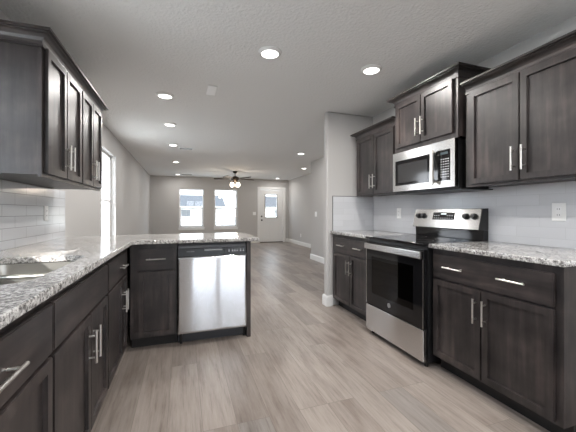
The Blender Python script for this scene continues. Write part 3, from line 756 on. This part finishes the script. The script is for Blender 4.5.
bm = bm_new(); box(bm, -0.043, 0.043, -0.115, 0.115, CE - 0.012, CE - 0.0005, 0.003)
o = mesh('cover_plate', bm, plain('bright_white_plastic', (0.93, 0.93, 0.93), 0.4), at=(0, 0, CE)); o.location = (0.273, 3.165, CE); 
tag(o, 'small white cover plate on the kitchen ceiling between the recessed lights', 'cover plate')
def register(x, y, w, d, lab):
    rt = root('ceiling_register', lab, 'vent', (x, y, CE))
    bm = bm_new()
    for p, q, u, v_ in ((-w / 2, w / 2, -d / 2, -d / 2 + 0.018), (-w / 2, w / 2, d / 2 - 0.018, d / 2), (-w / 2, -w / 2 + 0.018, -d / 2 + 0.018, d / 2 - 0.018), (w / 2 - 0.018, w / 2, -d / 2 + 0.018, d / 2 - 0.018)):
        box(bm, x + p, x + q, y + u, y + v_, CE - 0.008, CE - 0.0005, 0.002)
    mesh('frame', bm, PLATE, rt)
    bm = bm_new(); box(bm, x - w / 2 + 0.018, x + w / 2 - 0.018, y - d / 2 + 0.018, y + d / 2 - 0.018, CE - 0.003, CE - 0.0005); mesh('backing', bm, SLOT, rt)
    for k in range(5):
        yy = y - d / 2 + 0.018 + (k + 0.5) * (d - 0.036) / 5
        bm = bm_new(); box(bm, x - w / 2 + 0.018, x + w / 2 - 0.018, yy - 0.004, yy + 0.003, CE - 0.010, CE - 0.0035); mesh('slat', bm, plain('grey_slat', (0.3, 0.3, 0.3), 0.5), rt)
register(0.055, 6.25, 0.27, 0.16, 'white ceiling register beside the third light of the left row')
register(0.12, 10.5, 0.36, 0.16, 'white ceiling register near the far windows')

# ---- ceiling fan
fx, fy = 1.494, 9.30
rt = root('ceiling_fan', 'dark ceiling fan with lit globe lamps in the living room', 'ceiling fan', (fx, fy, CE))
bm = bm_new(); lathe(bm, [(0.0, CE - 0.0005), (0.065, CE - 0.0005), (0.062, CE - 0.03), (0.03, CE - 0.06), (0.0, CE - 0.06)], fx, fy, 28); mesh('canopy', bm, BRONZE, rt, smooth=True)
bm = bm_new(); cyl(bm, (fx, fy, CE - 0.06), (fx, fy, CE - 0.15), 0.013, seg=14); mesh('downrod', bm, BRONZE, rt)
bm = bm_new(); lathe(bm, [(0.0, CE - 0.145), (0.05, CE - 0.15), (0.115, CE - 0.185), (0.125, CE - 0.22), (0.115, CE - 0.25), (0.075, CE - 0.28), (0.06, CE - 0.32), (0.0, CE - 0.32)], fx, fy, 32); mesh('motor_housing', bm, BRONZE, rt, smooth=True)
for k in range(5):
    a = math.radians(16 + 72 * k); c, s = math.cos(a), math.sin(a)
    def rp(r, w, z): return (fx + c * r - s * w, fy + s * r + c * w, z)
    bm = bm_new()
    for (zz0, zz1) in ((0, 0.008),):
        out = [(0.20, -0.045), (0.30, -0.062), (0.58, -0.070), (0.635, -0.045), (0.645, 0.0), (0.635, 0.045), (0.58, 0.070), (0.30, 0.062), (0.20, 0.045)]
        lo = [bm.verts.new(rp(r, w, CE - 0.222 + w * 0.3)) for r, w in out]; hi = [bm.verts.new(rp(r, w, CE - 0.214 + w * 0.3)) for r, w in out]
        n = len(out); bm.faces.new(lo); bm.faces.new(list(reversed(hi)))
        for j in range(n): bm.faces.new((lo[j], lo[(j + 1) % n], hi[(j + 1) % n], hi[j]))
    bl = mesh('blade', bm, BLADE, rt)
    bm = bm_new(); v = [rp(0.11, -0.016, 0), rp(0.22, -0.03, 0), rp(0.22, 0.03, 0), rp(0.11, 0.016, 0)]
    lo = [bm.verts.new((p[0], p[1], CE - 0.229)) for p in v]; hi = [bm.verts.new((p[0], p[1], CE - 0.224)) for p in v]
    bm.faces.new(lo); bm.faces.new(list(reversed(hi)))
    for j in range(4): bm.faces.new((lo[j], lo[(j + 1) % 4], hi[(j + 1) % 4], hi[j]))
    mesh('blade_iron', bm, BRONZE, bl)
for k in range(4):
    a = math.radians(36 + 90 * k); gx, gy = fx + 0.125 * math.cos(a), fy + 0.125 * math.sin(a)
    bm = bm_new(); cyl(bm, (fx, fy, CE - 0.305), (gx, gy, CE - 0.335), 0.012, 0.022, seg=14); ar = mesh('lamp_arm', bm, BRONZE, rt)
    bm = bm_new(); lathe(bm, [(0.022, CE - 0.338), (0.04, CE - 0.35), (0.062, CE - 0.385), (0.066, CE - 0.42), (0.05, CE - 0.455), (0.0, CE - 0.465)], gx, gy, 24); mesh('globe', bm, GLOBE, ar, smooth=True)
for k in range(1):
    l = bpy.data.lights.new('fan_lamp', 'POINT'); l.energy = 8; l.shadow_soft_size = 0.08; l.color = (1.0, 0.85, 0.68)
    o = bpy.data.objects.new('fan_lamp', l); COL.objects.link(o); o.location = (fx, fy, CE - 0.60)

# ---- outlets and switches
def plate(name, label, cat, F, a, z, w, h, outlets, toggles):
    """F: frame on the wall face, plate centred at a, z"""
    rt = root(name, label, cat, F(a, 0, z))
    bm = bm_new(); fbox(bm, F, a - w / 2, a + w / 2, 0.0005, 0.006, z - h / 2, z + h / 2, 0.002); mesh('plate', bm, PLATE, rt)
    for oa in outlets:
        bm = bm_new(); fbox(bm, F, a + oa - 0.017, a + oa + 0.017, 0.0062, 0.0085, z - 0.034, z + 0.034, 0.001); ro = mesh('receptacle', bm, VINYL, rt)
        bm = bm_new()
        for dz in (-0.019, 0.019):
            for da in (-0.006, 0.006): fbox(bm, F, a + oa + da - 0.0012, a + oa + da + 0.0012, 0.0086, 0.0092, z + dz - 0.005, z + dz + 0.005)
        mesh('slots', bm, SLOT, ro)
    for ta in toggles:
        bm = bm_new(); fbox(bm, F, a + ta - 0.016, a + ta + 0.016, 0.0062, 0.0095, z - 0.033, z + 0.033, 0.002); mesh('rocker', bm, VINYL, rt)
FWR = frame_R(XR - 0.009); FWL = frame_L(XL + 0.009)
plate('wall_outlet', 'white wide outlet plate on the tile above the right-hand worktop', 'outlet', FWR, 1.308, 1.150, 0.080, 0.118, [0.0], [])
plate('wall_outlet', 'white outlet plate on the tile just left of the range', 'outlet', FWR, 2.862, 1.135, 0.074, 0.116, [0.0], [])
plate('wall_outlet', 'outlet plate on the grey tile behind the sink under the left wall cabinet', 'outlet', FWL, 2.935, 1.140, 0.074, 0.118, [0.0], [])
plate('light_switch', 'white light switch on the wall left of the kitchen end wall', 'switch', frame_R(XM), 6.62, 1.10, 0.115, 0.118, [], [-0.024, 0.024])
plate('wall_outlet', 'white low outlet on the living room right wall', 'outlet', frame_R(XLIV), 9.85, 0.34, 0.075, 0.118, [0.0], [])
plate('light_switch', 'white light switch on the far wall left of the entry door', 'switch', frame_P(YF), 2.515, 1.09, 0.115, 0.118, [], [-0.024, 0.024])

# ------------------------------------------------------------------ outdoors: seen through the windows, plus added unseen light blockers
bm = bm_new(); box(bm, -40, 40, -40, 80, -0.42, -0.30)
o = mesh('ground', bm, paint('pale_dry_ground', (0.62, 0.60, 0.55), 3, 0.1)); o['kind'] = 'structure'
bm = bm_new(); box(bm, -40, 40, 20, 27, -0.30, -0.27); o = mesh('road', bm, paint('concrete_road', (0.62, 0.62, 0.62), 20, 0.05)); o['kind'] = 'structure'
bm = bm_new(); box(bm, XL - 2, XR + 2, -4.6, YB - T - 0.005, 2.42, 2.55); tag(mesh('sun_block_roof', bm, WHITE, at=(0.6, -3, 2.42)), 'unseen white roof added behind the camera to block the sun', 'roof')  # unseen slab added to keep sun off the kitchen floor
for x in (XL - 1.85, XR + 1.85):
    bm = bm_new(); box(bm, x - 0.07, x + 0.07, -4.5, -4.36, -0.3, 2.42); mesh('sun_block_post', bm, WHITE, bpy.data.objects['sun_block_roof'])  # carries the added roof
bm = bm_new(); box(bm, -2.305, XL - T - 0.003, -2.0, YF, 2.375, 2.47); tag(mesh('sun_trim_eave', bm, WHITE, at=(-1.7, 4, 2.35)), 'unseen white eave outside the left wall, sized to trim the sun', 'eave')  # depth shaped to cut the sun to a narrow strip
bm = bm_new(); box(bm, -14, 14, -9.1, -9.0, -0.3, 1.75); o = tag(mesh('dimming_fence', bm, paint('dimming_fence_board', (0.27, 0.25, 0.23), 30, 0.2), at=(0, -9, -0.3)), 'unseen fence added behind the camera to dim the dishwasher reflection', 'fence')  # unseen, added to darken what the dishwasher mirrors
def house(x, y, w, d, h, roof, siding, roofm, label):
    rt = root('house', label, 'house', (x, y, -0.3))
    bm = bm_new(); box(bm, x - w / 2, x + w / 2, y, y + d, -0.3, h); wl_ = mesh('walls', bm, siding, rt)
    bm = bm_new(); pts = [(y - 0.5, h), (y + d / 2, h + roof), (y + d + 0.5, h)]
    a = [bm.verts.new((x - w / 2 - 0.4, py, pz)) for py, pz in pts]; c = [bm.verts.new((x + w / 2 + 0.4, py, pz)) for py, pz in pts]
    for k in range(3): bm.faces.new((a[k], a[(k + 1) % 3], c[(k + 1) % 3], c[k]))
    bm.faces.new(a); bm.faces.new(list(reversed(c))); mesh('roof', bm, roofm, rt)
    for k in (-0.28, 0.12):
        bm = bm_new(); box(bm, x + w * k - 0.6, x + w * k + 0.6, y - 0.04, y - 0.005, 0.5, 1.5); mesh('house_window', bm, plain('house_glass', (0.09, 0.095, 0.1), 0.2), rt)
    bm = bm_new(); box(bm, x + w * 0.30 - 1.2, x + w * 0.30 + 1.2, y - 0.05, y - 0.005, -0.28, 1.7); mesh('garage_door', bm, WHITE, rt)
SHING = paint('grey_shingles', (0.075, 0.076, 0.08), 8, 0.1)
house(-1.2, 44, 13, 8, 1.95, 1.75, paint('pale_siding', (0.74, 0.73, 0.70), 6, 0.05), SHING, 'pale house with a grey roof seen through the left far window')
house(17.6, 46, 12, 8, 1.95, 1.8, paint('cream_siding', (0.70, 0.68, 0.62), 6, 0.05), paint('brown_shingles', (0.075, 0.072, 0.072), 8, 0.1), 'cream house across the road beyond the entry door')
house(-26, 16, 10, 8, 3.0, 2.2, paint('white_siding', (0.8, 0.8, 0.78), 6, 0.05), SHING, 'white neighbouring house beside the left wall')
rt = root('street_tree', 'bare-looking tree outside the right far window', 'tree', (5.15, 24.8, -0.3))
bm = bm_new(); cyl(bm, (5.15, 24.8, -0.3), (5.15, 24.8, 2.0), 0.14, 0.09, seg=12)
for k in range(9):
    a = k * 2.4; cyl(bm, (5.15, 24.8, 1.3 + 0.09 * k), (5.15 + 1.1 * math.cos(a), 24.8 + 1.1 * math.sin(a), 2.5 + 0.16 * k), 0.045, 0.012, seg=7)
mesh('trunk', bm, plain('grey_bark', (0.07, 0.06, 0.05), 0.8), rt)
bm = bm_new()
for k in range(700):
    u, v_, w = random.gauss(0, 1), random.gauss(0, 1), random.gauss(0, 1); n = math.sqrt(u * u + v_ * v_ + w * w) + 1e-6; r = 1.55 * random.random() ** 0.4
    p = Vector((5.15 + u / n * r, 24.8 + v_ / n * r, 3.0 + w / n * r * 0.8)); s = 0.13
    q = [Vector((random.uniform(-s, s), random.uniform(-s, s), random.uniform(-s, s))) for _ in range(3)]
    bm.faces.new([bm.verts.new(p + t_) for t_ in q])
fo = mesh('foliage', bm, plain('pale_leaves', (0.06, 0.065, 0.05), 0.7), rt)
for (x, y, r, lab) in ((0.75, 17.0, 0.38, 'low shrub outside the left far window, left one'), (1.95, 17.6, 0.5, 'low shrub outside the left far window, right one'), (4.15, 17.6, 0.5, 'low shrub outside the right far window')):
    bm = bm_new()
    for k in range(260):
        u, v_, w = random.gauss(0, 1), random.gauss(0, 1), abs(random.gauss(0, 1)); n = math.sqrt(u * u + v_ * v_ + w * w) + 1e-6; rr = r * random.random() ** 0.4
        p = Vector((x + u / n * rr, y + v_ / n * rr, -0.29 + w / n * rr * 1.2)); s = 0.09
        bm.faces.new([bm.verts.new(p + Vector((random.uniform(-s, s), random.uniform(-s, s), random.uniform(0, s)))) for _ in range(3)])
    tag(mesh('shrub', bm, plain('grey_green_leaves', (0.035, 0.04, 0.03), 0.7), at=(x, y, -0.3)), lab, 'shrub', 'shrubs by the street')
